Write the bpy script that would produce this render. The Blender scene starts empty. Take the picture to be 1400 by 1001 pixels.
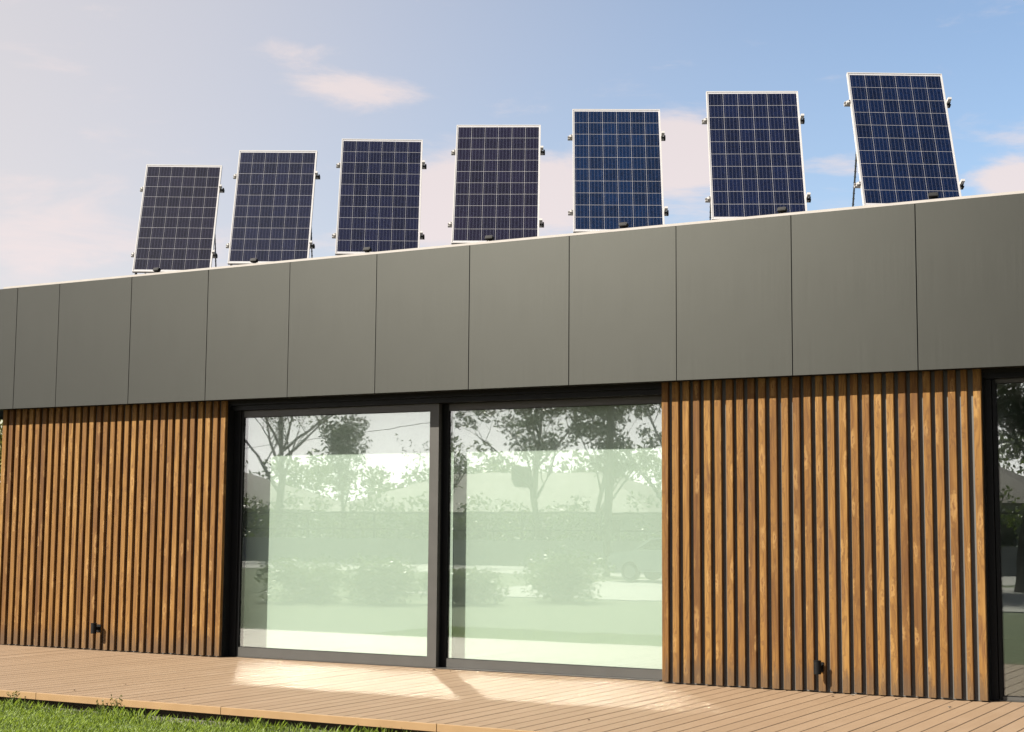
import bpy, math, random
import numpy as np
from mathutils import Vector, Matrix

random.seed(7)
RNG = np.random.default_rng(11)
S = bpy.context.scene
COL = S.collection

# ------------------------------------------------------------------ camera
# world: X along the facade, -Y out of the facade, Z up, deck top z = 0, slat fronts y = 0 (metres)
CAM = Vector((7.9252, -14.0623, 1.44824))
YAW, PITCH, ROLL, FPX = -0.504243, 0.105094, 0.0078115, 2135.86
cp, sp_ = math.cos(PITCH), math.sin(PITCH)
fwd = Vector((math.sin(YAW) * cp, math.cos(YAW) * cp, sp_))
rgt = Vector((math.cos(YAW), -math.sin(YAW), 0))
upv = rgt.cross(fwd)
rx = rgt * math.cos(ROLL) + upv * math.sin(ROLL)
ux = upv * math.cos(ROLL) - rgt * math.sin(ROLL)
cd = bpy.data.cameras.new('camera')
cd.sensor_width = 36.0
cd.lens = FPX / 1400.0 * 36.0
cd.clip_start, cd.clip_end = 0.1, 2000
cam = bpy.data.objects.new('camera', cd)
COL.objects.link(cam)
mw = Matrix((rx, ux, -fwd)).transposed().to_4x4()
mw.translation = CAM
cam.matrix_world = mw
S.camera = cam

# ------------------------------------------------------------------ sun, sky, exposure
SUN_AZ, SUN_EL = math.radians(37.4), math.radians(38.3)      # azimuth measured from the facade normal towards -X
sun_dir = Vector((-math.sin(SUN_AZ) * math.cos(SUN_EL), -math.cos(SUN_AZ) * math.cos(SUN_EL), math.sin(SUN_EL)))
sl = bpy.data.lights.new('sun', 'SUN')
sl.energy, sl.angle, sl.color = 5.0, math.radians(0.5), (1.0, 0.93, 0.82)
sun = bpy.data.objects.new('sun', sl)
sun.rotation_euler = sun_dir.to_track_quat('Z', 'Y').to_euler()
sun.location = (-20, -30, 40)
COL.objects.link(sun)

S.view_settings.view_transform = 'Standard'
S.view_settings.look = 'None'
S.view_settings.exposure = 1.8
S.view_settings.gamma = 1.0
S.view_settings.use_curve_mapping = False
S.render.engine = 'CYCLES'
cy = S.cycles
cy.use_denoising = True
cy.denoiser = 'OPENIMAGEDENOISE'
cy.max_bounces, cy.transparent_max_bounces = 8, 24
cy.caustics_reflective, cy.caustics_refractive = True, False
cy.blur_glossy = 0.2
cy.use_guiding = True
cy.use_surface_guiding = True
cy.guiding_training_samples = 64
cy.sample_clamp_indirect = 0


class NT:
    """small node-tree builder"""
    def __init__(s, tree):
        s.t = tree
        s.t.nodes.clear()
    def n(s, typ, **kw):
        nd = s.t.nodes.new(typ)
        for k, v in kw.items():
            if k.startswith('i_'):
                key = k[2:]
                key = int(key) if key.isdigit() else key.replace('_', ' ')
                s.set(nd, key, v)
            else:
                setattr(nd, k, v)
        return nd
    def set(s, nd, key, v):
        if isinstance(v, bpy.types.NodeSocket):
            s.t.links.new(v, nd.inputs[key])
        else:
            nd.inputs[key].default_value = v
    def math(s, op, a, b=0.0, c=None, clamp=False):
        nd = s.n('ShaderNodeMath', operation=op, use_clamp=clamp)
        s.set(nd, 0, a); s.set(nd, 1, b)
        if c is not None: s.set(nd, 2, c)
        return nd.outputs[0]
    def vmath(s, op, a, b=(0, 0, 0)):
        nd = s.n('ShaderNodeVectorMath', operation=op)
        s.set(nd, 0, a); s.set(nd, 1, b)
        return nd.outputs[0]
    def mix(s, f, a, b, blend='MIX'):
        nd = s.n('ShaderNodeMix', data_type='RGBA', blend_type=blend)
        s.set(nd, 0, f); s.set(nd, 6, a); s.set(nd, 7, b)
        return nd.outputs[2]
    def noise(s, vec, scale, detail=3.0, rough=0.5, dist=0.0, col=False):
        nd = s.n('ShaderNodeTexNoise')
        s.set(nd, 'Vector', vec); s.set(nd, 'Scale', scale); s.set(nd, 'Detail', detail)
        s.set(nd, 'Roughness', rough); s.set(nd, 'Distortion', dist)
        return nd.outputs['Color' if col else 'Fac']
    def ramp(s, f, stops):
        nd = s.n('ShaderNodeValToRGB')
        e = nd.color_ramp.elements
        while len(e) < len(stops): e.new(0.5)
        for el, (p, c) in zip(e, stops):
            el.position = p
            el.color = (*c, 1) if len(c) == 3 else c
        s.set(nd, 0, f)
        return nd.outputs[0]
    def dim(s, c):
        return s.mix(1.0, c, (ALB, ALB, ALB, 1), 'MULTIPLY')
    def smooth(s, v, lo, hi, a=0.0, b=1.0):
        nd = s.n('ShaderNodeMapRange', interpolation_type='SMOOTHSTEP')
        s.set(nd, 0, v); s.set(nd, 1, lo); s.set(nd, 2, hi); s.set(nd, 3, a); s.set(nd, 4, b)
        return nd.outputs[0]


# world: Nishita sky with soft high clouds
wd = bpy.data.worlds.new('World')
S.world = wd
wd.use_nodes = True
w = NT(wd.node_tree)
sky = w.n('ShaderNodeTexSky', sky_type='NISHITA', sun_disc=False)
sky.sun_elevation = SUN_EL
sky.sun_rotation = math.atan2(sun_dir.x, sun_dir.y)
sky.altitude, sky.air_density, sky.dust_density, sky.ozone_density = 100, 1.0, 0.8, 1.4
SKY_STRENGTH = 0.050
tc = w.n('ShaderNodeTexCoord')
sx = w.n('ShaderNodeSeparateXYZ', i_0=tc.outputs['Generated'])
az = w.math('ARCTAN2', sx.outputs[0], sx.outputs[1])
el = w.math('ARCSINE', sx.outputs[2])
cvec = w.vmath('MULTIPLY', tc.outputs['Generated'], (1.0, 1.0, 2.4))
big = w.noise(cvec, 2.2, 3.0, 0.5)
fine = w.noise(w.vmath('MULTIPLY', cvec, (1.0, 1.0, 1.5)), 11.0, 9.0, 0.62, 0.35)

def blob(u, v, su, sv):
    a = w.math('DIVIDE', w.math('SUBTRACT', az, u), su)
    b = w.math('DIVIDE', w.math('SUBTRACT', el, v), sv)
    r = w.math('ADD', w.math('MULTIPLY', a, a), w.math('MULTIPLY', b, b))
    return w.math('EXPONENT', w.math('MULTIPLY', r, -1.0))

def px_azel(x, y):
    d = rx * ((x - 700) / FPX) + ux * ((500.5 - y) / FPX) + fwd
    d.normalize()
    return math.atan2(d.x, d.y), math.asin(d.z)

tot = w.math('MULTIPLY', w.math('SUBTRACT', big, 0.5), 0.55)
for (x, y, su, sv, k) in [(480, 128, 95, 30, .40), (590, 285, 90, 60, .40), (720, 275, 130, 62, .54), (930, 215, 75, 62, .46), (400, 66, 70, 18, .28),
                          (1390, 245, 50, 30, .58), (20, 310, 130, 60, .30), (250, 340, 240, 34, .22), (560, 130, 40, 16, .14), (1160, 230, 70, 18, .16), (800, 5, 60, 12, .16)]:
    u, v = px_azel(x, y)
    tot = w.math('ADD', tot, w.math('MULTIPLY', blob(u, v, su / FPX, sv / FPX), k))
cl = w.math('ADD', w.math('MULTIPLY', fine, 0.95), tot)
cmask = w.smooth(cl, 0.53, 0.86)
# thin high haze, thicker and brighter towards the sun's side of the sky
hd_ = Vector((sun_dir.x, sun_dir.y, 0)).normalized()
dt = w.n('ShaderNodeVectorMath', operation='DOT_PRODUCT')
w.set(dt, 0, tc.outputs['Generated']); w.set(dt, 1, tuple(hd_))
ds = w.math('ADD', dt.outputs['Value'], w.math('MULTIPLY_ADD', w.noise(cvec, 1.3, 2.0, 0.4), 0.24, -0.12))
veil = w.math('MULTIPLY', w.smooth(ds, -0.66, 0.02, 0.03, 0.92), w.smooth(el, 0.80, 0.28, 0.12, 1.0))
hz = w.math('EXPONENT', w.math('MULTIPLY', w.math('MAXIMUM', el, 0.0), -6.0))
glow = w.math('MULTIPLY_ADD', w.math('MULTIPLY', w.smooth(ds, -0.1, 1.0), hz), 3.6, w.math('MULTIPLY_ADD', hz, 0.25, 0.80))
skyc = sky.outputs[0]
kk = 0.575 / SKY_STRENGTH
vc = w.mix(1.0, (0.455 * kk, 0.425 * kk, 0.425 * kk, 1), w.n('ShaderNodeCombineColor', i_0=glow, i_1=glow, i_2=glow).outputs[0], 'MULTIPLY')
c1 = w.mix(veil, skyc, vc)
cc_ = w.mix(1.0, (0.495 * kk, 0.440 * kk, 0.440 * kk, 1), w.n('ShaderNodeCombineColor', i_0=glow, i_1=glow, i_2=glow).outputs[0], 'MULTIPLY')
c2 = w.mix(w.math('MULTIPLY', cmask, 0.95), c1, cc_)
bg = w.n('ShaderNodeBackground', i_Color=c2, i_Strength=SKY_STRENGTH)
wo = w.n('ShaderNodeOutputWorld', i_Surface=bg.outputs[0])

# ------------------------------------------------------------------ materials
MAT = {}
ALB = 0.575      # the photograph is exposed for a dark-stained facade; surface albedos stay on the low side of real ones
def newmat(name):
    m = bpy.data.materials.new(name)
    m.use_nodes = True
    t = NT(m.node_tree)
    out = t.n('ShaderNodeOutputMaterial')
    MAT[name] = m
    return m, t, out

def principled(t, out, **kw):
    b = t.n('ShaderNodeBsdfPrincipled', **kw)
    t.t.links.new(b.outputs[0], out.inputs[0])
    return b

def bump(t, h, strength, dist=0.01):
    return t.n('ShaderNodeBump', i_Height=h, i_Strength=strength, i_Distance=dist).outputs[0]

def plain(name, col, rough=0.5, metal=0.0, vary=0.12, scale=6.0, bmp=0.0, bscale=60.0, spec=None):
    m, t, out = newmat(name)
    c = t.n('ShaderNodeTexCoord').outputs['Object']
    nz = t.noise(c, scale, 4.0)
    f = t.math('MULTIPLY_ADD', nz, 2 * vary, 1 - vary)
    cc = t.dim(t.mix(1.0, (*col, 1), t.n('ShaderNodeCombineColor', i_0=f, i_1=f, i_2=f).outputs[0], 'MULTIPLY'))
    r = t.math('MULTIPLY_ADD', nz, 0.16, rough - 0.08)
    b = principled(t, out, i_Base_Color=cc, i_Roughness=r, i_Metallic=metal)
    if spec is None:
        spec = 0.14 if max(col) < 0.03 else 0.35
    t.set(b, 'Specular IOR Level', spec)
    if bmp:
        t.set(b, 'Normal', bump(t, t.noise(c, bscale, 3.0), bmp))
    return m

def wood_mat():
    m, t, out = newmat('slat_wood')
    oi = t.n('ShaderNodeObjectInfo')
    rnd = oi.outputs['Random']
    rv = t.n('ShaderNodeTexWhiteNoise', noise_dimensions='1D', i_W=rnd)
    oc = t.n('ShaderNodeTexCoord').outputs['Object']
    off = t.vmath('MULTIPLY', rv.outputs['Color'], (31.0, 17.0, 57.0))
    p = t.vmath('ADD', oc, off)
    sp = t.n('ShaderNodeSeparateXYZ', i_0=p)
    so = t.n('ShaderNodeSeparateXYZ', i_0=oc)
    # knots: scattered cells along the length, ragged
    wob = t.vmath('MULTIPLY', t.vmath('SUBTRACT', t.noise(p, 26.0, 2.0, col=True), (.5, .5, .5)), (0.42, 0.42, 0.42))
    kv = t.vmath('ADD', t.n('ShaderNodeCombineXYZ', i_0=t.math('MULTIPLY', sp.outputs[0], 11.0), i_1=t.math('MULTIPLY', sp.outputs[2], 2.6), i_2=0.0).outputs[0], wob)
    vor = t.n('ShaderNodeTexVoronoi', voronoi_dimensions='2D', feature='F1', i_Vector=kv, i_Scale=1.0)
    kd = vor.outputs['Distance']
    ksep = t.n('ShaderNodeSeparateColor', i_0=vor.outputs['Color'])
    kon = t.smooth(ksep.outputs[0], 0.35, 0.85)
    kd2 = t.math('MULTIPLY', kd, t.math('MULTIPLY_ADD', ksep.outputs[1], 0.9, 0.7))
    core = t.math('MULTIPLY', t.smooth(kd2, 0.15, 0.04), kon)
    ring = t.math('MULTIPLY', t.math('MULTIPLY', t.smooth(kd2, 0.33, 0.10), t.smooth(kd2, 0.02, 0.11)), kon)
    # grain lines bend round the knots
    lowz = t.vmath('MULTIPLY', p, (9.0, 9.0, 1.1))
    bend = t.noise(lowz, 1.0, 2.0)
    ph = t.math('ADD', t.math('MULTIPLY', sp.outputs[0], 190.0), t.math('ADD', t.math('MULTIPLY', bend, 30.0), t.math('MULTIPLY', t.smooth(kd, 0.55, 0.0), 9.0)))
    ln = t.math('POWER', t.math('MULTIPLY_ADD', t.math('SINE', ph), 0.5, 0.5), 3.0)
    streak = t.noise(t.vmath('MULTIPLY', p, (230.0, 230.0, 5.0)), 1.0, 3.0)
    broad = t.noise(t.vmath('MULTIPLY', p, (22.0, 22.0, 1.6)), 1.0, 3.0)
    tone = t.math('ADD', t.math('MULTIPLY', rv.outputs['Value'], 0.62), t.math('MULTIPLY_ADD', broad, 1.2, -0.42))
    base = t.ramp(tone, [(0.05, (0.098, 0.041, 0.009)), (0.40, (0.175, 0.082, 0.018)), (0.72, (0.238, 0.120, 0.028)), (1.0, (0.310, 0.172, 0.048))])
    base = t.mix(t.math('MULTIPLY', ln, 0.52), base, (0.095, 0.040, 0.012, 1))
    base = t.mix(t.smooth(streak, 0.5, 0.8, 0.0, 0.40), base, (0.10, 0.045, 0.016, 1))
    base = t.mix(t.smooth(streak, 0.45, 0.2, 0.0, 0.36), base, (0.33, 0.180, 0.055, 1))
    pale = t.smooth(t.noise(t.vmath('MULTIPLY', p, (20.0, 20.0, 7.0)), 1.0, 3.0, 0.6, 0.6), 0.60, 0.80, 0.0, 0.34)
    base = t.mix(pale, base, (0.36, 0.205, 0.066, 1))
    base = t.mix(t.math('MULTIPLY', ring, 0.46), base, (0.44, 0.262, 0.092, 1))
    base = t.mix(t.math('MULTIPLY', core, 0.65), base, (0.15, 0.065, 0.020, 1))
    dk = t.smooth(t.noise(t.vmath('MULTIPLY', p, (16.0, 16.0, 2.4)), 1.0, 2.0), 0.56, 0.76, 0.0, 0.62)
    base = t.mix(dk, base, (0.105, 0.045, 0.017, 1))
    # splash weathering with a ragged upper limit
    wz = t.math('SUBTRACT', so.outputs[2], t.math('MULTIPLY', t.noise(t.vmath('MULTIPLY', p, (30, 30, 4)), 1.0, 3.0), 0.55))
    base = t.mix(t.smooth(wz, 0.02, -0.24, 0.0, 0.70), base, (0.080, 0.052, 0.030, 1))
    b = principled(t, out, i_Base_Color=t.dim(base), i_Roughness=t.math('MULTIPLY_ADD', streak, 0.25, 0.58))
    t.set(b, 'Specular IOR Level', 0.16)
    h = t.math('SUBTRACT', t.math('MULTIPLY', streak, 0.6), t.math('MULTIPLY', ln, 0.5))
    t.set(b, 'Normal', bump(t, h, 0.45, 0.002))
    return m

def deck_mat():
    m, t, out = newmat('deck_composite')
    oi = t.n('ShaderNodeObjectInfo')
    rv = t.n('ShaderNodeTexWhiteNoise', noise_dimensions='1D', i_W=oi.outputs['Random'])
    oc = t.n('ShaderNodeTexCoord').outputs['Object']
    p = t.vmath('ADD', oc, t.vmath('MULTIPLY', rv.outputs['Color'], (13.0, 41.0, 3.0)))
    st = t.noise(t.vmath('MULTIPLY', p, (120, 2.2, 1)), 1.0, 4.0)
    bl = t.noise(p, 1.3, 5.0, 0.6)
    base = t.mix(rv.outputs['Value'], (0.290, 0.198, 0.122, 1), (0.312, 0.215, 0.134, 1))
    base = t.mix(t.smooth(st, 0.35, 0.75, 0.0, 0.35), base, (0.225, 0.148, 0.088, 1))
    base = t.mix(t.smooth(bl, 0.5, 0.75, 0.0, 0.35), base, (0.355, 0.255, 0.168, 1))
    spk = t.smooth(t.noise(p, 38.0, 2.0), 0.68, 0.78, 0.0, 0.35)
    base = t.mix(spk, base, (0.16, 0.105, 0.065, 1))
    sxx = t.n('ShaderNodeSeparateXYZ', i_0=oc).outputs[0]
    gr = t.math('SINE', t.math('MULTIPLY', sxx, 2 * math.pi / 0.0125))
    b = principled(t, out, i_Base_Color=t.dim(base), i_Roughness=t.math('MULTIPLY_ADD', bl, 0.2, 0.50))
    t.set(b, 'Specular IOR Level', 0.22)
    h = t.math('ADD', t.math('MULTIPLY', gr, 0.25), st)
    t.set(b, 'Normal', bump(t, h, 0.25, 0.002))
    return m

def fascia_mat():
    m, t, out = newmat('fascia_metal')
    oi = t.n('ShaderNodeObjectInfo')
    oc = t.n('ShaderNodeTexCoord').outputs['Object']
    br = t.noise(t.vmath('MULTIPLY', oc, (140, 140, 1.2)), 1.0, 3.0)
    bl = t.noise(oc, 0.9, 3.0)
    tone = t.math('ADD', t.math('MULTIPLY', oi.outputs['Random'], 0.25), bl)
    base = t.mix(tone, (0.051, 0.0520, 0.0465, 1), (0.060, 0.0612, 0.0548, 1))
    base = t.mix(t.smooth(br, 0.4, 0.8, 0.0, 0.06), base, (0.080, 0.082, 0.075, 1))
    b = principled(t, out, i_Base_Color=t.dim(base), i_Metallic=0.93, i_Roughness=t.math('MULTIPLY_ADD', br, 0.08, 0.39), i_Anisotropic=0.38)
    t.set(b, 'Anisotropic Rotation', 0.25)
    t.set(b, 'Tangent', t.n('ShaderNodeTangent', direction_type='RADIAL', axis='Z').outputs[0])
    t.set(b, 'Normal', bump(t, t.math('ADD', t.math('MULTIPLY', bl, 1.0), t.math('MULTIPLY', br, 0.02)), 0.05, 0.02))
    return m

def glass_mat(name, tint, r0, wavy=0.0, gloss=(0.95, 0.98, 0.96)):
    m, t, out = newmat(name)
    oc = t.n('ShaderNodeTexCoord').outputs['Object']
    lw = t.n('ShaderNodeLayerWeight', i_Blend=0.5)
    fr = t.math('MULTIPLY_ADD', t.math('POWER', lw.outputs['Facing'], 5.0), 1 - r0, r0)
    tr = t.n('ShaderNodeBsdfTransparent', i_Color=(*tint, 1))
    gl = t.n('ShaderNodeBsdfGlossy', i_Color=(*gloss, 1), i_Roughness=0.0)
    if wavy:
        nrm = bump(t, t.noise(oc, 1.6, 2.0, 0.4), wavy, 0.02)
        t.set(gl, 'Normal', nrm)
    g2 = gl
    if wavy:     # added rough lobe lets the pane throw the sun's reflection onto the deck
        g1 = t.n('ShaderNodeBsdfGlossy', i_Color=(*gloss, 1), i_Roughness=0.072)
        g2 = t.n('ShaderNodeMixShader', i_0=0.18, i_1=gl.outputs[0], i_2=g1.outputs[0])
    mx = t.n('ShaderNodeMixShader', i_0=fr, i_1=tr.outputs[0], i_2=g2.outputs[0])
    t.t.links.new(mx.outputs[0], out.inputs[0])
    return m

def cell_mat():
    m, t, out = newmat('solar_cell')
    oi = t.n('ShaderNodeObjectInfo')
    rv = t.n('ShaderNodeTexWhiteNoise', noise_dimensions='1D', i_W=oi.outputs['Random'])
    oc = t.n('ShaderNodeTexCoord').outputs['Object']
    p = t.vmath('ADD', oc, t.vmath('MULTIPLY', rv.outputs['Color'], (9.0, 7.0, 5.0)))
    vor = t.n('ShaderNodeTexVoronoi', i_Vector=t.vmath('MULTIPLY', p, (70, 45, 1)), i_Scale=1.0)
    cr = t.n('ShaderNodeSeparateColor', i_0=vor.outputs['Color']).outputs[0]
    f = t.math('MULTIPLY_ADD', t.math('ADD', t.math('MULTIPLY', cr, 0.6), t.math('MULTIPLY', rv.outputs['Value'], 0.55)), 0.9, 0.5)
    base = t.mix(1.0, oi.outputs['Color'], t.n('ShaderNodeCombineColor', i_0=f, i_1=f, i_2=f).outputs[0], 'MULTIPLY')
    x = t.n('ShaderNodeSeparateXYZ', i_0=oc).outputs[0]
    # five silver busbars printed along the cell
    fx = t.math('ABSOLUTE', t.math('SUBTRACT', t.math('FRACT', t.math('MULTIPLY_ADD', x, 4 / 0.1552, 2.0)), 0.5))
    bus = t.smooth(fx, 0.10, 0.05)
    base = t.mix(t.math('MULTIPLY', bus, 0.32), base, (0.14, 0.145, 0.19, 1))
    b = principled(t, out, i_Base_Color=t.dim(base), i_Roughness=0.35, i_Metallic=0.15)
    t.set(b, 'Specular IOR Level', 0.3)
    return m

def lawn_mat():
    m, t, out = newmat('lawn_soil')
    oc = t.n('ShaderNodeTexCoord').outputs['Object']
    a = t.noise(oc, 0.5, 5.0, 0.6)
    f = t.noise(oc, 30.0, 4.0, 0.7)
    base = t.mix(a, (0.055, 0.095, 0.016, 1), (0.115, 0.155, 0.030, 1))
    base = t.mix(t.smooth(f, 0.4, 0.75, 0, 0.7), base, (0.03, 0.055, 0.010, 1))
    b = principled(t, out, i_Base_Color=t.dim(base), i_Roughness=0.95)
    t.set(b, 'Normal', bump(t, f, 0.8, 0.05))
    return m

def leaf_mat(name, c0, c1, trans=0.35):
    m, t, out = newmat(name)
    geo = t.n('ShaderNodeNewGeometry')
    r = geo.outputs['Random Per Island']
    col = t.dim(t.mix(r, (*c0, 1), (*c1, 1)))
    b = t.n('ShaderNodeBsdfPrincipled', i_Base_Color=col, i_Roughness=0.5)
    tl = t.n('ShaderNodeBsdfTranslucent', i_Color=t.mix(0.5, col, (c1[0] * 0.95, c1[1] * 0.95, c1[2] * 0.45, 1)))
    mx = t.n('ShaderNodeMixShader', i_0=trans, i_1=b.outputs[0], i_2=tl.outputs[0])
    t.t.links.new(mx.outputs[0], out.inputs[0])
    return m

wood_mat(); deck_mat(); fascia_mat(); cell_mat(); lawn_mat()
glass_mat('window_glass', (0.885, 0.945, 0.91), 0.152, 0.020)
glass_mat('cover_glass', (0.97, 0.97, 0.98), 0.004)
plain('backing_grey', (0.10, 0.096, 0.088), 0.7)
plain('dark_metal', (0.010, 0.0105, 0.011), 0.5)
plain('jamb_metal', (0.008, 0.0085, 0.009), 0.45)
plain('sash_metal', (0.062, 0.060, 0.054), 0.42, 0.0, 0.08)
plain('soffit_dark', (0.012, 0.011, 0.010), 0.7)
plain('coping_metal', (0.36, 0.335, 0.31), 0.45, 0.0, 0.1)
plain('aluminium', (0.52, 0.50, 0.48), 0.5, 0.1, 0.05)
plain('backsheet', (0.55, 0.54, 0.53), 0.6, 0.0, 0.03)
plain('black_plastic', (0.003, 0.003, 0.0033), 0.6)
plain('strut_steel', (0.025, 0.028, 0.026), 0.5, 0.3)
plain('interior_white', (0.4, 0.39, 0.36), 0.8)
plain('interior_floor', (0.12, 0.085, 0.05), 0.5)
plain('blind_fabric', (0.60, 0.595, 0.565), 0.9, 0.0, 0.03, 3.0)
plain('roof_membrane', (0.20, 0.20, 0.20), 0.9)
plain('edge_board', (0.30, 0.185, 0.085), 0.5, 0.0, 0.14, 4.0)
plain('joist_wood', (0.06, 0.045, 0.03), 0.9)
plain('concrete', (0.36, 0.345, 0.32), 0.85, 0.0, 0.15, 0.8, 0.3)
plain('gravel', (0.13, 0.12, 0.105), 0.95, 0.0, 0.35, 40.0, 0.8, 70.0)
plain('bark', (0.085, 0.065, 0.045), 0.9, 0.0, 0.3, 8.0, 0.6, 30.0)
plain('white_wall', (0.42, 0.40, 0.37), 0.85)
plain('roof_tiles', (0.085, 0.060, 0.050), 0.8, 0.0, 0.3, 3.0)
plain('dark_glass', (0.02, 0.025, 0.03), 0.08, spec=0.5)
plain('car_paint', (0.62, 0.63, 0.64), 0.22, spec=0.5)
plain('rubber', (0.02, 0.02, 0.02), 0.8)
plain('pole_wood', (0.10, 0.085, 0.07), 0.9)
plain('dry_leaf', (0.07, 0.04, 0.02), 0.8, 0.0, 0.3, 60.0)
plain('pale_leaf', (0.40, 0.36, 0.30), 0.8, 0.0, 0.2, 60.0)
leaf_mat('grass_blade', (0.105, 0.185, 0.020), (0.265, 0.350, 0.055), 0.4)
leaf_mat('leaf_green', (0.045, 0.085, 0.018), (0.115, 0.160, 0.040))
leaf_mat('leaf_deep', (0.025, 0.055, 0.016), (0.060, 0.100, 0.030))
leaf_mat('leaf_gold', (0.07, 0.085, 0.012), (0.18, 0.17, 0.035))

# ------------------------------------------------------------------ mesh helpers
class MB:
    def __init__(s):
        s.v, s.f = [], []
    def box(s, x0, x1, y0, y1, z0, z1):
        b = len(s.v)
        s.v += [(x0, y0, z0), (x1, y0, z0), (x1, y1, z0), (x0, y1, z0), (x0, y0, z1), (x1, y0, z1), (x1, y1, z1), (x0, y1, z1)]
        s.f += [tuple(b + i for i in q) for q in ((0, 3, 2, 1), (4, 5, 6, 7), (0, 1, 5, 4), (1, 2, 6, 5), (2, 3, 7, 6), (3, 0, 4, 7))]
        return s
    def prism(s, prof, lo, hi, axis):
        """closed 2D profile swept along an axis: 'x' profile is (y,z), 'y' profile is (x,z), 'z' profile is (x,y)"""
        b, n = len(s.v), len(prof)
        for h in (lo, hi):
            for (p, q) in prof:
                s.v.append({'x': (h, p, q), 'y': (p, h, q), 'z': (p, q, h)}[axis])
        for i in range(n):
            j = (i + 1) % n
            s.f.append((b + i, b + j, b + n + j, b + n + i))
        s.f.append(tuple(b + i for i in reversed(range(n))))
        s.f.append(tuple(b + n + i for i in range(n)))
        return s
    def tube(s, pts, rad, n=8, caps=True):
        pts = [Vector(p) for p in pts]
        b = len(s.v)
        for i, p in enumerate(pts):
            d = (pts[min(i + 1, len(pts) - 1)] - pts[max(i - 1, 0)]).normalized()
            a = d.cross(Vector((0, 0, 1)) if abs(d.z) < .9 else Vector((1, 0, 0))).normalized()
            c = d.cross(a)
            r = rad[i] if hasattr(rad, '__len__') else rad
            for k in range(n):
                t = 2 * math.pi * k / n
                s.v.append(tuple(p + a * (r * math.cos(t)) + c * (r * math.sin(t))))
        for i in range(len(pts) - 1):
            for k in range(n):
                k2 = (k + 1) % n
                s.f.append((b + i * n + k, b + i * n + k2, b + (i + 1) * n + k2, b + (i + 1) * n + k))
        if caps:
            s.f.append(tuple(b + k for k in reversed(range(n))))
            s.f.append(tuple(b + (len(pts) - 1) * n + k for k in range(n)))
        return s
    def mesh(s, name, mat, smooth=False):
        me = bpy.data.meshes.new(name)
        me.from_pydata(s.v, [], s.f)
        import bmesh
        bm = bmesh.new(); bm.from_mesh(me)
        bmesh.ops.recalc_face_normals(bm, faces=bm.faces)
        bm.to_mesh(me); bm.free()
        me.materials.append(MAT[mat])
        if smooth:
            for p in me.polygons: p.use_smooth = True
        return me
    def build(s, name, mat, parent=None, loc=(0, 0, 0), rot=(0, 0, 0), smooth=False):
        return link(name, s.mesh(name, mat, smooth), parent, loc, rot)

def link(name, me, parent=None, loc=(0, 0, 0), rot=(0, 0, 0)):
    o = bpy.data.objects.new(name, me)
    o.location, o.rotation_euler = loc, rot
    if parent: o.parent = parent
    COL.objects.link(o)
    return o

def tag(o, label=None, cat=None, group=None, kind=None):
    if label: o['label'] = label
    if cat: o['category'] = cat
    if group: o['group'] = group
    if kind: o['kind'] = kind
    return o

def thing(name, label, cat, loc=(0, 0, 0), rot=(0, 0, 0), group=None):
    return tag(link(name, None, None, loc, rot), label, cat, group)

def rawmesh(name, verts, faces_n, mat):
    """verts (N,k,3): N separate k-gons"""
    me = bpy.data.meshes.new(name)
    N, k = verts.shape[:2]
    me.vertices.add(N * k); me.loops.add(N * k); me.polygons.add(N)
    me.vertices.foreach_set('co', verts.reshape(-1).astype(np.float32))
    me.loops.foreach_set('vertex_index', np.arange(N * k, dtype=np.int32))
    me.polygons.foreach_set('loop_start', np.arange(0, N * k, k, dtype=np.int32))
    me.update(calc_edges=True)
    me.validate()
    me.materials.append(MAT[mat])
    return me

B = lambda *a: MB().box(*a)

# ------------------------------------------------------------------ ground
LAWN_Z = -0.13
o = MB(); o.v = [(-400, -400, 0), (400, -400, 0), (400, 400, 0), (-400, 400, 0)]; o.f = [(0, 1, 2, 3)]
tag(o.build('lawn', 'lawn_soil', None, (0, 0, LAWN_Z)), kind='structure')
tag(B(-13.5, 45, -33.5, -18.6, LAWN_Z - .05, LAWN_Z + .02).build('pavement', 'concrete'), kind='structure')
tag(B(-120, 90, -47.0, -36.0, LAWN_Z - .05, LAWN_Z + .012).build('road', 'concrete'), kind='structure')

# grass blades on the lawn in front of the deck
def grass(name, n, x0, x1, y0, y1, hmin, hmax, seed, dens=None):
    r = np.random.default_rng(seed)
    x = r.uniform(x0, x1, n); y = r.uniform(y0, y1, n)
    cl = np.sin(x * 5.1 + np.sin(y * 4.3) * 1.7) * np.cos(y * 6.3 + np.sin(x * 3.7)) * .5 + .5
    h = r.uniform(hmin, hmax, n) * (.65 + .6 * cl)
    a = r.uniform(0, 2 * np.pi, n); lean = r.uniform(.15, .8, n) * h
    wd_ = r.uniform(.0016, .0034, n)
    dx, dy = np.cos(a), np.sin(a)
    px, py = -dy * wd_, dx * wd_
    base = np.stack([x, y, np.full(n, LAWN_Z - .005)], 1)
    mid = base + np.stack([dx * lean * .35, dy * lean * .35, h * .6], 1)
    tip = base + np.stack([dx * lean, dy * lean, h], 1)
    side = np.stack([px, py, np.zeros(n)], 1)
    q = np.stack([base - side, base + side, mid + side * .8, tip, mid - side * .8], 1)
    return q
q = np.concatenate([grass('g', 90000, -5.5, 3.2, -5.9, -3.885, .018, .046, 1), grass('g', 1800, -5.5, 3.2, -4.1, -3.92, .045, .10, 2), grass('g', 30000, -5.5, 3.2, -7.4, -5.9, .025, .055, 3)])
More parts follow.
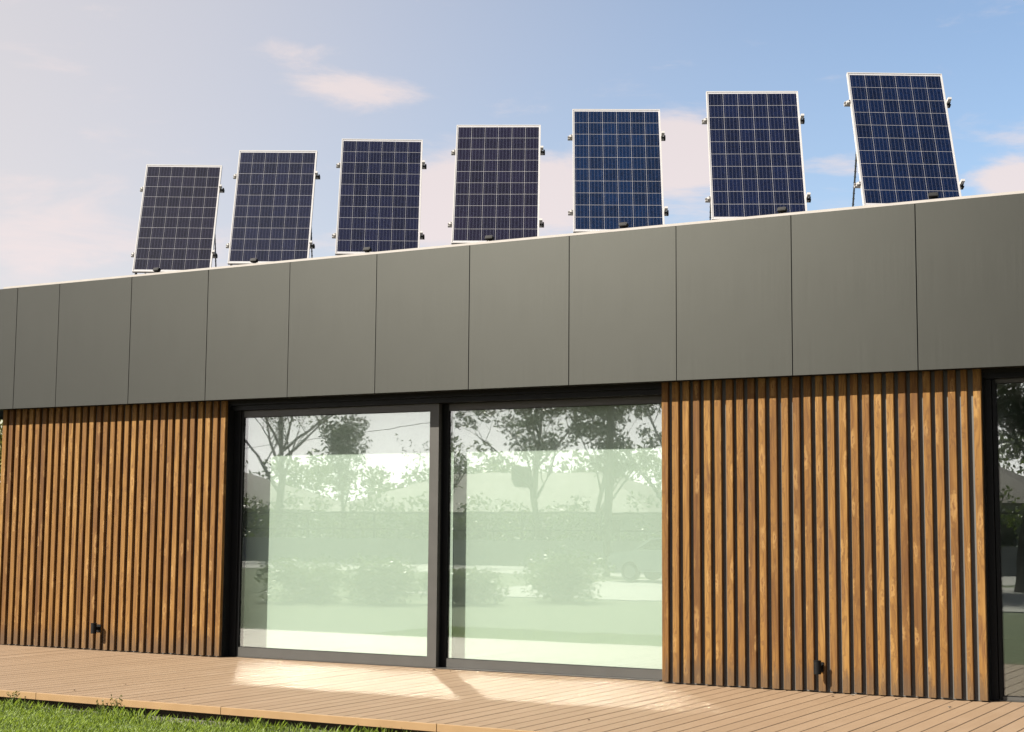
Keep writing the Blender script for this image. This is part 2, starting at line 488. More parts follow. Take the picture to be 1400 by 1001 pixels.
# leave thin patches where the soil shows beside the deck
keep = ~((q[:, 0, 1] > -4.04) & (np.sin(q[:, 0, 0] * 1.9 + 2.6) > .55) & (RNG.random(len(q)) < .7))
tag(link('grass', rawmesh('grass', q[keep], 5, 'grass_blade')), 'short sunlit green grass along the deck edge', 'grass', kind='stuff')
tag(B(-5.5, 3.2, -4.05, -3.6, LAWN_Z - .03, LAWN_Z + .006).build('gravel_strip', 'gravel'), kind='structure')

# ------------------------------------------------------------------ deck
deck = tag(B(-9.0, 8.5, -3.78, .15, -.125, -.032).build('deck', 'joist_wood'), kind='structure')
PITCHP = 0.1525
DY0 = -3.845
pl = MB().prism([(-.0728, -.026), (.0728, -.026), (.0728, -.003), (.0700, 0), (-.0700, 0), (-.0728, -.003)], DY0, .155, 'y').mesh('plank', 'deck_composite')
k0 = 3.852 + PITCHP / 2
i0, i1 = int((-9.0 - k0) / PITCHP), int((8.5 - k0) / PITCHP)
for i in range(i0, i1 + 1):
    link('plank', pl, deck, (k0 + i * PITCHP, 0, random.uniform(-.0008, .0008)))
EB = 2.06
eb = MB().prism([(-.027, -.054), (0, -.054), (0, .001), (-.003, .004), (-.024, .004), (-.027, .001)], -EB / 2 + .003, EB / 2 - .003, 'x').mesh('edge_board', 'edge_board')
for i in range(-4, 5):
    link('edge_board', eb, deck, (-.38 - EB / 2 + i * EB, DY0 - .001, random.uniform(-.001, .001)), (0, 0, random.uniform(-.0006, .0006)))

# ------------------------------------------------------------------ house
house = thing('house', 'low modern house with grey metal fascia and vertical wood slat walls', 'house', (-1, 4, 0))
H = lambda mb, name, mat, par=house: _h(mb, name, mat, par)
def _h(mb, name, mat, par):
    ob = mb.build(name, mat, par)
    off = Vector((0, 0, 0))
    pp = par
    while pp is not None:
        off += Vector(pp.location); pp = pp.parent
    ob.location = -off
    return ob
XL, XR = -7.13, 8.3          # body ends
ZB, ZT = 2.901, 4.409        # fascia bottom and top
FY = -0.19
WL, WR = -3.58, 1.839        # big opening
RL, RR = 4.903, 7.9          # second opening
YB = 9.0
H(B(XL + .01, XR, .16, YB, -.3, -.004), 'floor', 'interior_floor')
H(B(XL + .01, XR, .05, YB, 2.935, 3.05), 'ceiling', 'interior_white')
H(B(XL + .01, XL + .3, .3, YB, 0.0, 2.93), 'side_wall', 'white_wall')
H(B(XR - .3, XR, .3, YB, 0.0, 2.93), 'side_wall', 'white_wall')
H(B(XL + .31, XR - .31, YB - .3, YB, 0.0, 2.93), 'rear_wall', 'interior_white')
H(B(2.0, 2.15, .5, YB - .31, 0.0, 2.93), 'partition_wall', 'interior_white')
H(B(-8.6, XR + .2, .0, YB + .3, 4.10, 4.28), 'roof', 'roof_membrane')

def slat_wall(x0, x1, n, nm_widths, seed):
    r = random.Random(seed)
    back = H(B(x0 + .004, x1 - .004, .0415, .29, .006, 2.925), 'slat_wall', 'backing_grey')
    pitch = (x1 - x0) / n
    # x1 is the right edge of the last slat
    gap = .043
    pitch = (x1 - x0 + gap) / n
    wdt = pitch - gap
    c = .004
    me = {}
    for i in range(n):
        sc = nm_widths.get(i, 1.0)
        if sc not in me:
            hw = wdt * sc / 2
            me[sc] = MB().prism([(-hw, .0405), (hw, .0405), (hw, c), (hw - c, 0), (-hw + c, 0), (-hw, c)], 0, 2.905, 'z').mesh('slat', 'slat_wood')
        cx = x0 + i * pitch + wdt / 2 + r.uniform(-.0016, .0016)
        ob = link('slat', me[sc], back, (0, 0, 0), (0, r.uniform(-.0006, .0006), r.uniform(-.012, .012)))
        ob.location = Vector((cx, r.uniform(-.002, .002), .014 + r.uniform(-.004, .006))) - Vector(house.location) - back.location
    return back
slat_wall(XL, WL, 32, {}, 3)
slat_wall(WR, RL, 28, {26: .80}, 5)
# corner closers
H(B(XL - .0, XL + .03, .055, .30, .006, 2.925), 'corner_board', 'dark_metal')

# jambs of the openings
def jamb(x0, x1, y0, y1, z0=.006, z1=2.93):
    return H(B(x0, x1, y0, y1, z0, z1), 'jamb', 'jamb_metal')
jamb(WL - .003, WL + .004, .0485, .155)
jamb(WL - .003, WL + .10, .158, .30)
jamb(RL - .003, RL + .004, .0485, .155)
jamb(RL - .003, RL + .06, .158, .34)
jamb(WR + .06, WR + .16, .292, .40)
H(B(WR + .002, WR + .16, .2905, .2915, .006, 2.925), 'reveal', 'jamb_metal')
jamb(RR, RR + .1, .0, .34)
H(B(RR + .1, XR, .05, .29, .006, 2.925), 'front_wall', 'white_wall')
H(B(WL + .004, WR - .004, .10, .40, 2.80, 2.93), 'lintel', 'jamb_metal')
H(B(WL + .004, WR - .004, .05, .098, 2.855, 2.93), 'drip_trim', 'jamb_metal')
H(B(RL + .004, RR, .10, .34, 2.83, 2.93), 'lintel', 'jamb_metal')

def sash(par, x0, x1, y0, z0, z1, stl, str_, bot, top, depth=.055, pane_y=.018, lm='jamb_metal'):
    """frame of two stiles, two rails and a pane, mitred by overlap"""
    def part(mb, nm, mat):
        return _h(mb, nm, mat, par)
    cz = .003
    part(B(x0, x0 + stl, y0, y0 + depth, z0, z1), 'stile', lm)  # left stile coloured dark like the jamb to stand for shade
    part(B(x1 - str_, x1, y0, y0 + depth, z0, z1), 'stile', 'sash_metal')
    part(B(x0 + stl + .0005, x1 - str_ - .0005, y0 + .001, y0 + depth - .001, z0, z0 + bot), 'rail', 'sash_metal')
    part(B(x0 + stl + .0005, x1 - str_ - .0005, y0 + .001, y0 + depth - .001, z1 - top, z1), 'rail', 'sash_metal')
    # pane origin inside the opening so that object coordinates vary across the glass
    part(B(x0 + stl - .008, x1 - str_ + .008, y0 + pane_y, y0 + pane_y + .024, z0 + bot - .008, z1 - top + .008), 'pane', 'window_glass')
    # slim dark gasket round the glass
    g = MB()
    gx0, gx1, gz0, gz1, t = x0 + stl, x1 - str_, z0 + bot, z1 - top, .006
    ya, yb = y0 + pane_y - .009, y0 + pane_y - .001
    g.box(gx0 + .0006, gx0 + t, ya, yb, gz0, gz1).box(gx1 - t, gx1 - .0006, ya, yb, gz0, gz1)
    g.box(gx0 + t, gx1 - t, ya, yb, gz0 + .0006, gz0 + t).box(gx0 + t, gx1 - t, ya, yb, gz1 - t, gz1 - .0006)
    part(g, 'gasket', 'black_plastic')

door = H(B(WL + .103, WR - .103, .165, .335, .003, .010), 'sliding_door', 'sash_metal')
SLX, SRX = -3.467, -0.815
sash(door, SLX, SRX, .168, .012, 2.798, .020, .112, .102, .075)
sash(door, -.845, WR + .055, .262, .012, 2.798, .100, .080, .090, .070)
# dark interlock profile behind the overlapping stile
_h(B(SRX - .085, SRX - .002, .2245, .2600, .012, 2.798), 'interlock', 'jamb_metal', door)
_h(B(SLX - .012, SLX - .001, .170, .250, .012, 2.798), 'track_profile', 'jamb_metal', door)
door2 = H(B(RL + .063, RR - .003, .165, .335, .003, .010), 'sliding_door', 'sash_metal')
sash(door2, RL + .066, RR - .005, .172, .012, 2.828, .030, .06, .030, .035)
_h(B(RL + .35, RL + .43, .30, .36, .012, 2.81), 'mullion', 'jamb_metal', door2)

# fascia: backing and separate metal panels
fas = H(B(-8.5, XR + .3, FY + .023, FY + .06, ZB + .004, ZT - .002), 'fascia', 'dark_metal')
_h(B(-8.5, -8.44, FY + .061, YB + .4, ZB + .004, ZT - .002), 'side_fascia', 'fascia_metal', house)
_h(B(XR + .24, XR + .3, FY + .061, YB + .4, ZB + .004, ZT - .002), 'side_fascia', 'fascia_metal', house)
seams = [-8.50, -7.925, -6.764] + [-6.054 + 1.162 * i for i in range(0, 13)]
seams = [s for s in seams if s < XR + .2] + [XR + .3]
GAPF = .0022
for a, b in zip(seams[:-1], seams[1:]):
    c = .0025
    wd2 = (b - a) / 2 - GAPF
    mb = MB().prism([(-wd2, .022), (wd2, .022), (wd2, c), (wd2 - c, 0), (-wd2 + c, 0), (-wd2, c)], ZB, ZT, 'z')
    ob = mb.build('fascia_panel', 'fascia_metal', fas)
    ob.location = Vector(((a + b) / 2, FY + random.uniform(-.0012, .0012), 0)) - Vector(house.location) - fas.location
    ob.rotation_euler = (0, 0, random.uniform(-.0012, .0012))
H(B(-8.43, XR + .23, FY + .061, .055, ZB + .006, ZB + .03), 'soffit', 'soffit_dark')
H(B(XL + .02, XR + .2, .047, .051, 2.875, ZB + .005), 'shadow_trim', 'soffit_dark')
H(B(-7.02, XR + .28, FY + .004, .14, ZT + .003, ZT + .027), 'coping', 'coping_metal')
H(B(-8.5, -7.025, FY + .03, .14, ZT + .001, ZT + .008), 'coping', 'fascia_metal')

# blinds behind the two panes
def blind(x0, x1, label):
    r = thing('roller_blind', label, 'blind', ((x0 + x1) / 2, .43, .02), group='blinds drawn behind the sliding door')
    hw = (x1 - x0) / 2
    B(-hw, hw, -.001, .001, .02, 2.86).build('blind_fabric', 'blind_fabric', r)
    B(-hw, hw, -.008, .008, .0, .019).build('bottom_bar', 'aluminium', r)
    MB().tube([(-hw, .03, 2.86), (hw, .03, 2.86)], .025, 10).build('roller', 'aluminium', r)
blind(WL + .01, -.78, 'pale blind drawn down behind the projecting sliding sash with wide grey stile')
blind(-.77, WR - .01, 'pale blind drawn down behind the set-back pane next to the broad slats')

# ------------------------------------------------------------------ wall lamps on the slats
def wall_lamp(x, z, label):
    r = thing('wall_lamp', label, 'lamp', (x, -.002, z), group='small lamps low on the slat walls')
    MB().tube([(0, -.001, 0), (0, -.05, 0)], .020, 12).build('arm', 'black_plastic', r, smooth=False)
    h = MB().tube([(0, -.085, -.058), (0, -.085, .058)], .034, 20).build('lamp_head', 'black_plastic', r)
    MB().tube([(0, -.085, .0575), (0, -.085, .064)], .037, 20).build('rim', 'black_plastic', h)
    B(-.032, .032, -.006, .0, -.045, .045).build('wall_plate', 'black_plastic', r)
wall_lamp(-5.40, .262, 'small black spot lamp low on the narrow-slat wall near the foliage corner')
wall_lamp(3.41, .232, 'small black spot lamp low on the slat wall beside the uncovered window')

# ------------------------------------------------------------------ solar panels
PW, PH = .992, 1.65
PANELS = [(-5.76, .748, .52, 1.186), (-4.275, .809, .489, 1.225), (-2.693, .841, .527, 1.198), (-1.105, .858, .468, 1.183),
          (.431, .871, .49, 1.185), (2.015, .918, .465, 1.194), (3.609, .953, .529, 1.196)]
PZ = 4.681
ORD = ['first', 'second', 'third', 'fourth', 'fifth', 'sixth', 'seventh']
cell_me = MB().prism([(-.0773, -.0773), (.0773, -.0773), (.0773, .0773), (-.0773, .0773)], 0, .0012, 'z').mesh('cell', 'solar_cell')
fr = MB()
fw_, fd = .011, .036
fr.box(0, PW, 0, fw_, -fd, .003).box(0, PW, PH - fw_, PH, -fd, .003)
fr.box(0, fw_, fw_, PH - fw_, -fd + .0004, .0026).box(PW - fw_, PW, fw_, PH - fw_, -fd + .0004, .0026)
frame_me = fr.mesh('panel_frame', 'aluminium')
sheet_me = B(fw_ - .004, PW - fw_ + .004, fw_ - .004, PH - fw_ + .004, -.006, -.0012).mesh('backsheet', 'backsheet')
cover_me = B(fw_ - .003, PW - fw_ + .003, fw_ - .003, PH - fw_ + .003, .0007, .0019).mesh('cover_glass', 'cover_glass')
rail = MB()      # open C-channel rail behind the panel
ra, rb, y0 = -.054, PW + .054, -.018
rail.box(ra, rb, y0, y0 + .004, -fd - .040, -fd - .0005).box(ra, rb, y0 + .032, y0 + .036, -fd - .040, -fd - .0005).box(ra, rb, y0 + .004, y0 + .032, -fd - .040, -fd - .036)
rail_me = rail.mesh('mounting_rail', 'aluminium')
clampL = MB().box(-.036, -.0008, -.012, .013, -fd - .033, -.012).box(-.020, -.0008, -.013, .015, -.0118, .001)
clamp_me = clampL.mesh('end_clamp', 'aluminium')
bolt_me = MB().tube([(-.014, .001, .0012), (-.014, .001, .007)], .006, 6).mesh('bolt', 'strut_steel')
plug_me = MB().box(-.052, -.0365, -.020, -.008, -fd - .036, -fd + .018).box(-.052, -.0365, .010, .021, -fd - .036, -fd + .018).box(-.046, -.0365, -.008, .010, -fd - .036, -fd + .010).mesh('rail_plug', 'black_plastic')

TONES = [(.0110, .0092, .0190), (.0072, .0086, .0260), (.0056, .0070, .0250), (.0080, .0062, .0190), (.0012, .0120, .0440), (.0026, .0064, .0280), (.0012, .0080, .0350)]
def solar_panel(x, y, az_, ti, label, tone, pz=PZ):
    zroof = 4.28
    root = thing('solar_panel', label, 'solar panel', (x, y, zroof), (0, 0, az_), 'solar panels in a row on the roof')
    u = Vector((0, math.cos(ti), math.sin(ti))); nn = Vector((0, -math.sin(ti), math.cos(ti)))
    bz = pz - zroof
    def L(a, b, c): return Vector((a, 0, bz)) + u * b + nn * c
    def put(nm, me, par=root, a=0, b=0, c=0):
        return link(nm, me, par, L(a, b, c), (ti, 0, 0))
    put('panel_frame', frame_me)
    put('backsheet', sheet_me)
    put('cover_glass', cover_me)
    gx, gy = .1585, .1590
    for i in range(6):
        for j in range(10):
            put('cell', cell_me, root, PW / 2 + (i - 2.5) * gx, PH / 2 + (j - 4.5) * gy, -.0010).color = (*tone, 1)
    for b in (.275, 1.285):
        rl = put('mounting_rail', rail_me, root, 0, b, 0)
        # sub-parts sit in the rail's own frame
        link('end_clamp', clamp_me, rl); link('bolt', bolt_me, rl); link('rail_plug', plug_me, rl)
        for me, nm in ((clamp_me, 'end_clamp'), (bolt_me, 'bolt'), (plug_me, 'rail_plug')):
            link(nm, me, rl, (PW, 0, 0), (0, math.pi, 0)).location = (PW, 0, 0)
            ob = rl.children[-1]
            ob.rotation_euler = (0, 0, 0); ob.scale = (-1, 1, 1)
    for a in (.035, PW - .035):
        ft = L(a, .02, -.060)
        # perforated rear strut: two side strips joined by rungs
        top = L(a, .80, -.078); bot = Vector((a, top.y + .40, .012))
        leg = MB()
        d = (bot - top); ln_ = d.length; d.normalize()
        sidev = Vector((0, 1, 0)).cross(d).cross(d).normalized() * .016
        leg.tube([top - sidev, bot - sidev], .0055, 4).tube([top + sidev, bot + sidev], .0055, 4)
        nr = int(ln_ / .055)
        for k in range(nr + 1):
            q_ = top + d * (ln_ * k / nr)
            leg.tube([q_ - sidev, q_ + sidev], .011, 4)
        leg.build('rear_strut', 'strut_steel', root)
        fl = MB().tube([ft, Vector((a, ft.y - .01, .012))], .016, 6)
        fl.build('front_foot', 'strut_steel', root)
        B(a - .04, a + .04, ft.y - .06, bot.y + .06, .001, .011).build('base_rail', 'strut_steel', root)
    return root
for k, (x, y, a, t_) in enumerate(PANELS):
    nm = ('blue solar panel ending the roof row at the foliage corner' if k == 0 else
          'blue solar panel ending the roof row above the broad-slat wall' if k == 6 else
          'middle blue solar panel of the seven on the roof' if k == 3 else
          'blue solar panel on the roof, %s from the foliage corner end' % ORD[k])
    solar_panel(x, y, a, t_, nm, TONES[k])

# ------------------------------------------------------------------ floodlights on the roof edge
for k, (x, z) in enumerate([(-4.527, 4.4445), (-3.091, 4.4445), (-1.546, 4.4445), (-.022, 4.4445), (1.512, 4.4445), (3.151, 4.4445), (4.566, 4.4445)]):
    r = thing('floodlight', 'small black floodlight on the roof edge below the %s solar panel from the foliage corner' % ORD[k], 'floodlight', (x, -.155, ZT + .036), group='floodlights along the roof edge')
    r.scale = (.82, .82, .82)
    hd = MB().prism([(-.050, -.012), (.048, -.012), (.056, .018), (.048, .032), (-.042, .032), (-.050, .02)], -.035, .02, 'y').build('lamp_housing', 'black_plastic', r, (0, -.015, .022), (-.35, 0, random.uniform(-.1, .1)))
    B(-.04, .038, -.0375, -.0352, -.006, .024).build('lens', 'black_plastic', hd)
    B(-.014, .014, -.006, .05, -.0015, .004).build('bracket', 'black_plastic', r)
    B(-.008, .008, .004, .014, .004, .016).build('stem', 'black_plastic', r)
    MB().tube([(-.02, .012, .014), (-.055, .03, .006), (-.09, .06, .004), (-.10, .12, .004)], .0035, 6).build('cable', 'black_plastic', r)

# ------------------------------------------------------------------ trees, shrubs (mostly met as reflections in the glass)
def leaf_cloud(centers, radii, n, size, rng, flat=.8):
    idx = rng.integers(0, len(centers), n)
    c = np.asarray(centers)[idx]; rr = np.asarray(radii)[idx]
    d = rng.normal(size=(n, 3)); d /= np.linalg.norm(d, axis=1)[:, None]
    pos = c + d * (rr * rng.random(n) ** .45)[:, None] * np.array([1, 1, flat])
    a = rng.normal(size=(n, 3)); a /= np.linalg.norm(a, axis=1)[:, None]
    b = np.cross(a, rng.normal(size=(n, 3))); b /= np.linalg.norm(b, axis=1)[:, None]
    s = size * rng.uniform(.6, 1.3, n)[:, None]
    return np.stack([pos - a * s, pos + b * s * .45, pos + a * s, pos - b * s * .45], 1)

def tree(name, label, cat, loc, height, spread, mat, seed, leaves=9000, leaf=.06, first=.28, clump=.55, group=None, levels=3, limbs=7, upright=.8):
    rng = np.random.default_rng(seed); r = random.Random(seed)
    root = thing(name, label, cat, loc, group=group)
    tr = MB()
    tips = []
    def grow(p, d, ln, rad, lev):
        pts = [p]; rads = [rad]; dd = d.copy(); q = p.copy()
        for k in range(4):
            dd = (dd + Vector((r.uniform(-.2, .2), r.uniform(-.2, .2), r.uniform(-.06, .14)))).normalized()
            q = q + dd * (ln / 4); pts.append(q.copy()); rads.append(rad * (1 - .17 * (k + 1)))
        tr.tube(pts, rads, 6 if lev < 2 else 4, caps=False)
        if lev >= 2: tips.append(q)
        if lev < levels:
            n = limbs if lev == 0 else r.randint(3, 4)
            for j in range(n):
                t_ = r.uniform(first if lev == 0 else .3, 1.0)
                k = min(3, int(t_ * 4)); pb = pts[k].lerp(pts[k + 1], t_ * 4 - k)
                a = 2 * math.pi * (j / n) + r.uniform(-.5, .5)
                out = Vector((math.cos(a), math.sin(a), 0))
                nd = (out * spread / height * 1.6 + Vector((0, 0, upright)) + dd * .35).normalized()
                grow(pb, nd, ln * r.uniform(.42, .62), rads[k] * .55, lev + 1)
    grow(Vector((0, 0, -.05)), Vector((0, 0, 1)), height * .62, height * .018, 0)
    tr.build('trunk', 'bark', root)
    cs = np.array([tuple(t_) for t_ in tips])
    rs = rng.uniform(.5, 1.1, len(cs)) * clump
    me = rawmesh('crown', leaf_cloud(cs, rs, leaves, leaf, rng), 4, mat)
    link('crown', me, root)
    return root

def shrub(name, label, loc, rx_, rz_, mat, seed, n=5000, leaf=.045, group=None):
    rng = np.random.default_rng(seed)
    root = thing(name, label, 'shrub', loc, group=group)
    cs = np.stack([rng.normal(0, rx_ * .45, 26), rng.normal(0, rx_ * .4, 26), rng.uniform(.15, 1.0, 26) * rz_], 1)
    st = MB()
    for c in cs[:14]:
        st.tube([(c[0] * .15, c[1] * .15, -.02), (c[0] * .6, c[1] * .6, c[2] * .55), tuple(c)], [.018, .012, .004], 5)
    st.build('stem', 'bark', root)
    link('foliage', rawmesh('foliage', leaf_cloud(cs, np.full(26, rx_ * .42), n, leaf, rng), 4, mat), root)
    return root

# foliage past the far corner of the house
shrub('bush', 'tall golden green bush past the house corner', (-13.4, 5.9, LAWN_Z), 1.7, 3.6, 'leaf_gold', 21, 16000, .055)
shrub('bush', 'dark green bush behind the golden bush', (-16.2, 9.2, LAWN_Z), 2.0, 3.0, 'leaf_deep', 22, 9000, .07)

TG = 'trees across the pavement'
tree('tree', 'bare wide-branched tree reflected at the side of the sliding sash', 'tree', (-41.3, -50.3, LAWN_Z), 14.0, 8.5, 'leaf_green', 31, 2600, .09, .30, .7, TG, 4, 8, .75)
tree('tree', 'slim leafy tree reflected over the sliding sash blind', 'tree', (-37.4, -50.4, LAWN_Z), 7.6, 2.2, 'leaf_deep', 32, 2600, .11, .25, .60, TG, 3, 8, 1.2)
tree('tree', 'spreading leafy tree reflected in the middle of the set-back pane', 'tree', (-26.6, -50.4, LAWN_Z), 11.0, 6.0, 'leaf_deep', 33, 5200, .12, .28, .55, TG, 3, 9, .8)
tree('tree', 'loose leafy tree reflected beside the wooden pole', 'tree', (-23.6, -50.6, LAWN_Z), 9.0, 5.0, 'leaf_deep', 34, 4200, .12, .22, .55, TG, 3, 8, .8)
tree('tree', 'dense tall tree reflected next to the broad slats', 'tree', (-19.8, -50.2, LAWN_Z), 13.0, 6.0, 'leaf_deep', 35, 9000, .13, .25, .80, TG, 3, 9, .9)
tree('tree', 'young bare tree reflected near the overlapping stile', 'tree', (-31.0, -50.2, LAWN_Z), 7.0, 2.6, 'leaf_green', 36, 500, .08, .30, .5, TG, 3, 7, 1.0)
tree('tree', 'round leafy tree reflected in the uncovered window', 'tree', (-.6, -29.5, LAWN_Z), 10.5, 6.0, 'leaf_deep', 37, 16000, .10, .15, 1.0, TG, 3, 10, .7)
tree('tree', 'tall leafy tree behind the round leafy tree', 'tree', (3.0, -36.5, LAWN_Z), 13.0, 7.0, 'leaf_deep', 38, 14000, .12, .15, 1.1, TG, 3, 10, .8)
tree('tree', 'broad dense tree at the pavement end facing the broad slats', 'tree', (-6.2, -33.0, LAWN_Z), 12.5, 7.5, 'leaf_deep', 39, 16000, .12, .15, 1.1, TG, 3, 10, .7)
tree('tree', 'dense tree at the pavement end facing the second window', 'tree', (7.5, -31.0, LAWN_Z), 12.0, 7.0, 'leaf_deep', 40, 16000, .12, .15, 1.1, TG, 3, 10, .7)
wr = np.random.default_rng(78)
wx = wr.uniform(-85, -2, 420)
wc = np.stack([wx, wr.uniform(-76, -68, 420), wr.uniform(.5, 1, 420) * (5.6 + .9 * np.sin(wx * .55) + .7 * np.sin(wx * 1.3 + 1))], 1)
tag(link('woodland', rawmesh('woodland', leaf_cloud(wc, np.full(420, 1.0), 26000, .2, wr), 4, 'leaf_green')), 'far leafy woodland behind the neighbouring houses', 'woodland', kind='stuff')
hr = np.random.default_rng(77)
hc = np.stack([hr.uniform(-68, 4, 700), hr.uniform(-50.2, -49.0, 700), hr.uniform(.3, 2.9, 700) + .35 * np.sin(np.arange(700))], 1)
hg = thing('hedge', 'long clipped hedge growing behind the rail fence', 'hedge', (-32, -49.6, LAWN_Z))
hs = MB()
for i in range(72):
    xx = -35.5 + i * 1.0
    hs.tube([(xx, 0, -.02), (xx + .1, .05, 1.6)], [.05, .02], 5)
hs.build('stem', 'bark', hg)
link('foliage', rawmesh('foliage', leaf_cloud(hc - np.array([-32, -49.6, 0]), np.full(700, .6), 26000, .12, hr), 4, 'leaf_green'), hg)
for k, (x, y, a, b, sd, lb) in enumerate([(-12.6, -13.6, .9, .75, 41, 'leafy shrub on the lawn nearest the bare tree'), (-10.9, -14.0, 1.1, .85, 42, 'leafy shrub on the lawn between the two lower shrubs'),
                                          (-9.3, -14.6, .8, .6, 43, 'low leafy shrub on the lawn by the pavement corner'), (-8.3, -17.2, 1.1, .95, 44, 'tall leafy shrub at the pavement corner')]):
    shrub('shrub', lb, (x, y, LAWN_Z), a, b, 'leaf_green', sd, 4500, .05, 'shrubs on the lawn')

# utility pole with cross arm and wires
PX, PY = -15.75, -35.2
pole = thing('utility_pole', 'leaning wooden utility pole with cross arm across the pavement', 'pole', (PX, PY, LAWN_Z))
MB().tube([(0, 0, -.1), (.25, 0, 9.0)], [.15, .10], 12).build('post', 'pole_wood', pole)
MB().tube([(-.75, 0, 8.3), (1.2, 0, 8.3)], .05, 6).build('cross_arm', 'pole_wood', pole)
for dx in (-.6, .22, 1.0):
    MB().tube([(dx, 0, 8.3), (dx, 0, 8.47)], [.035, .05], 8).build('insulator', 'white_wall', pole)
def wire(p0, p1, sag, lb):
    pts = []
    for i in range(17):
        t_ = i / 16
        p = Vector(p0).lerp(Vector(p1), t_); p.z -= sag * 4 * t_ * (1 - t_); pts.append(p)
    o = MB().tube(pts, .012, 5).build('power_wire', 'rubber')
    tag(o, lb, 'wire', 'overhead wires')
wire((PX - .6, PY, 8.3), (-62, -47, 7.2), .9, 'overhead wire from the cross arm end away from the house')
wire((PX + .22, PY, 8.3), (-62, -46, 7.0), 1.3, 'overhead wire from the middle insulator of the pole')
wire((PX + .3, PY, 6.4), (-62, -46, 4.9), .8, 'lowest overhead wire strung below the cross arm')
wire((PX + 1.0, PY, 8.3), (30, -33, 8.4), .7, 'overhead wire running towards the broad-slat side')

# fence across the road
fence = thing('fence', 'dark rail fence on a low pale wall across the road', 'fence', (-40, -48.0, LAWN_Z))
B(-30, 62, -.12, .12, 0, 1.15).build('base_wall', 'white_wall', fence)
for z in (1.55, 2.35):
    B(-30, 62, -.03, .03, z, z + .07).build('rail', 'dark_metal', fence)
pm = B(-.05, .05, -.04, .04, 1.151, 2.5).mesh('post', 'dark_metal')
for i in range(24):
    link('post', pm, fence, (-29.5 + i * 3.95, 0, 0))

# houses across the road
def neighbour(x0, x1, y0, y1, eave, ridge, label, mat='white_wall'):
    h = thing('neighbour_house', label, 'house', ((x0 + x1) / 2, y1, LAWN_Z), group='houses across the road')
    hw, dp = (x1 - x0) / 2, y1 - y0
    B(-hw, hw, -dp, 0, 0, eave).build('wall', mat, h)
    m = MB(); e = .5; ins = min(hw * .55, 4.5)
    m.v = [(-hw - e, -dp - e, eave), (hw + e, -dp - e, eave), (hw + e, e, eave), (-hw - e, e, eave), (-hw + ins, -dp / 2, ridge), (hw - ins, -dp / 2, ridge)]
    m.f = [(0, 1, 5, 4), (2, 3, 4, 5), (1, 2, 5), (3, 0, 4), (0, 3, 2, 1)]
    rf = m.build('roof', 'roof_tiles', h)
    B(-.4, .4, -dp / 2 + .4, -dp / 2 + 1.1, ridge - .5, ridge + .3).build('chimney', 'roof_tiles', rf)
    n = int(hw * 2 / 3.2)
    for i in range(n):
        cx = -hw + (i + .5) * 2 * hw / n
        wn = B(cx - .65, cx + .65, .004, .05, 1.0, 2.2).build('window', 'white_wall', h)
        B(cx - .58, cx + .58, .051, .056, 1.07, 2.13).build('pane', 'dark_glass', wn)
neighbour(-40, -22, -63, -52.5, 2.5, 4.6, 'pale single-storey house with dark hip roof behind the fence')
neighbour(-19.5, -4, -64, -53.5, 2.9, 5.2, 'pale house with dark hip roof behind the pole')
neighbour(-66, -47, -66, -54, 2.7, 5.0, 'pale house with dark hip roof past the bare tree')

# car parked on the pavement
car = thing('car', 'light silver car parked on the pale pavement', 'car', (-11.4, -31.5, LAWN_Z + .02), (0, 0, .05))
prof = [(-2.15, .32), (-2.2, .62), (-2.05, .86), (-1.25, .95), (-.62, 1.36), (.75, 1.42), (1.55, 1.0), (2.05, .93), (2.18, .62), (2.12, .32)]
MB().prism(prof, -.84, .84, 'y').build('body', 'car_paint', car)
gp = [(-1.12, .98), (-.56, 1.31), (.70, 1.36), (1.38, 1.0)]
for s_ in (-1, 1):
    MB().prism(gp, s_ * .842, s_ * .846, 'y').build('side_window', 'dark_glass', car)
    for x in (-1.35, 1.32):
        wl = MB().tube([(x, s_ * .70, .31), (x, s_ * .87, .31)], .31, 20).build('wheel', 'rubber', car)
        MB().tube([(x, s_ * .871, .31), (x, s_ * .885, .31)], .19, 16).build('rim', 'aluminium', wl)
    MB().box(-2.205, -2.17, s_ * .72 - .12, s_ * .72 + .12, .62, .74).build('headlight', 'aluminium', car)

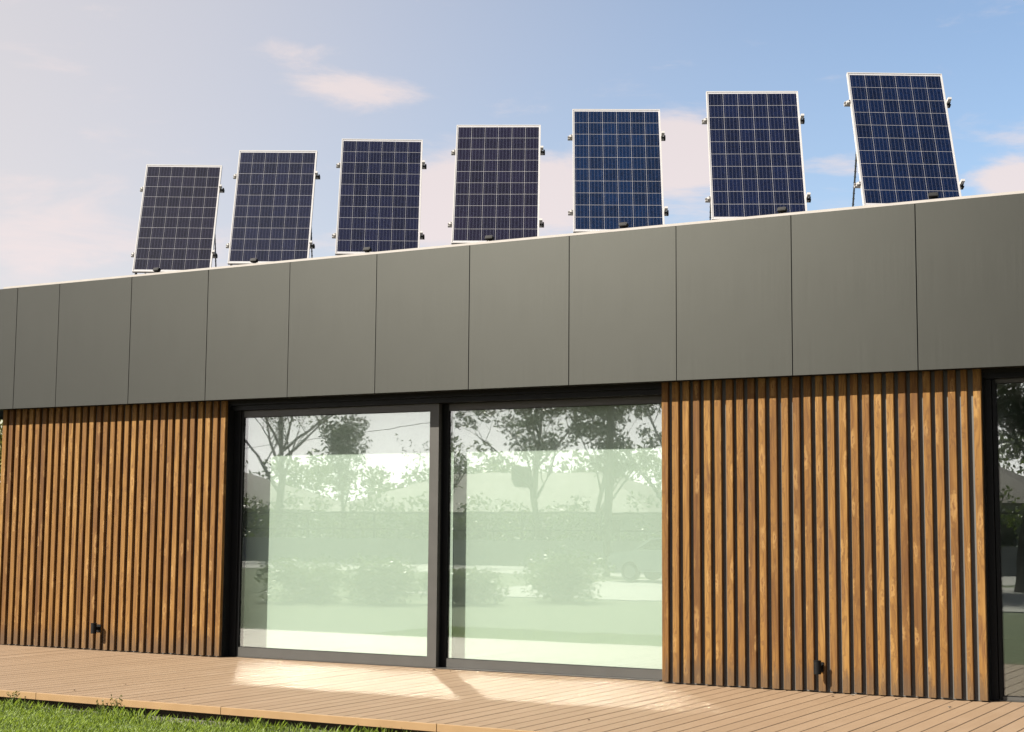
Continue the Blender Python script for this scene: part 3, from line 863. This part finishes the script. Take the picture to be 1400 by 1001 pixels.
# ------------------------------------------------------------------ litter on the deck and weeds at its edge
def litter(x, y, size, mat, seed, label, cat='leaf'):
    r = random.Random(seed)
    m = MB(); n = 9; pts = []
    for k in range(n):
        a = 2 * math.pi * k / n
        rr = size * (.55 + .45 * abs(math.cos(a))) * r.uniform(.75, 1.15)
        pts.append((rr * math.cos(a), rr * .55 * math.sin(a), .004 + size * .35 * abs(math.sin(a)) ** 1.5))
    m.v = pts + [(p[0], p[1], p[2] + .0015) for p in pts] + [(0, 0, .002), (0, 0, .0035)]
    for k in range(n):
        j = (k + 1) % n
        m.f += [(k, j, n + j, n + k), (2 * n, j, k), (2 * n + 1, n + k, n + j)]
    tag(m.build('fallen_leaf', mat, None, (x, y, .001), (0, 0, r.uniform(0, 6))), label, cat, 'dead leaves lying on the deck')
litter(3.74, -.10, .022, 'pale_leaf', 1, 'pale curled leaf against the slat bottoms by the lamp')
litter(3.62, -.30, .014, 'dry_leaf', 2, 'dark leaf scrap on the planks near the wall lamp')
litter(4.16, -.22, .012, 'dry_leaf', 3, 'tiny dark leaf scrap below the broad slats')
litter(4.72, -.62, .026, 'pale_leaf', 4, 'pale curled leaf on the planks by the uncovered window')
litter(-.72, -.02, .02, 'dry_leaf', 5, 'dark leaf scrap below the overlapping door stile')
litter(-.50, -.05, .010, 'dry_leaf', 6, 'tiny leaf scrap at the door sill')
litter(-1.6, -2.9, .012, 'dry_leaf', 7, 'small leaf scrap on the planks beyond the bright patch')
litter(-2.3, -2.9, .012, 'dry_leaf', 8, 'small leaf scrap on the planks near the lawn')
litter(2.55, -3.05, .012, 'dry_leaf', 9, 'small leaf scrap near an edge board joint')
litter(-2.3, -3.55, .014, 'dry_leaf', 10, 'leaf scrap beside the edge boards at the weeds')

def weed(x, y, h, seed, label):
    rng = np.random.default_rng(seed)
    root = thing('weed', label, 'weed', (x, y, LAWN_Z), group='weeds along the deck edge')
    st = MB(); cs = []
    for k in range(5):
        a = rng.uniform(0, 6.28); t_ = (math.cos(a) * h * .35, math.sin(a) * h * .2, h * rng.uniform(.6, 1))
        st.tube([(0, 0, -.01), (t_[0] * .4, t_[1] * .4, t_[2] * .6), t_], [.003, .002, .001], 4)
        cs += [(t_[0] * f, t_[1] * f, t_[2] * f) for f in (.6, .8, 1)]
    st.build('stem', 'grass_blade', root)
    link('leaves', rawmesh('leaves', leaf_cloud(np.array(cs), np.full(len(cs), h * .10), 70, .011, rng), 4, 'leaf_gold'), root)
weed(-1.48, -3.90, .17, 1, 'thin seeding weed standing above the edge boards')
weed(-1.62, -3.93, .13, 2, 'low leafy weed beside the thin seeding weed')
weed(-3.02, -3.90, .20, 3, 'bright leafy weed at the deck corner end')
weed(-2.66, -3.92, .17, 4, 'small weed by the edge board joint')
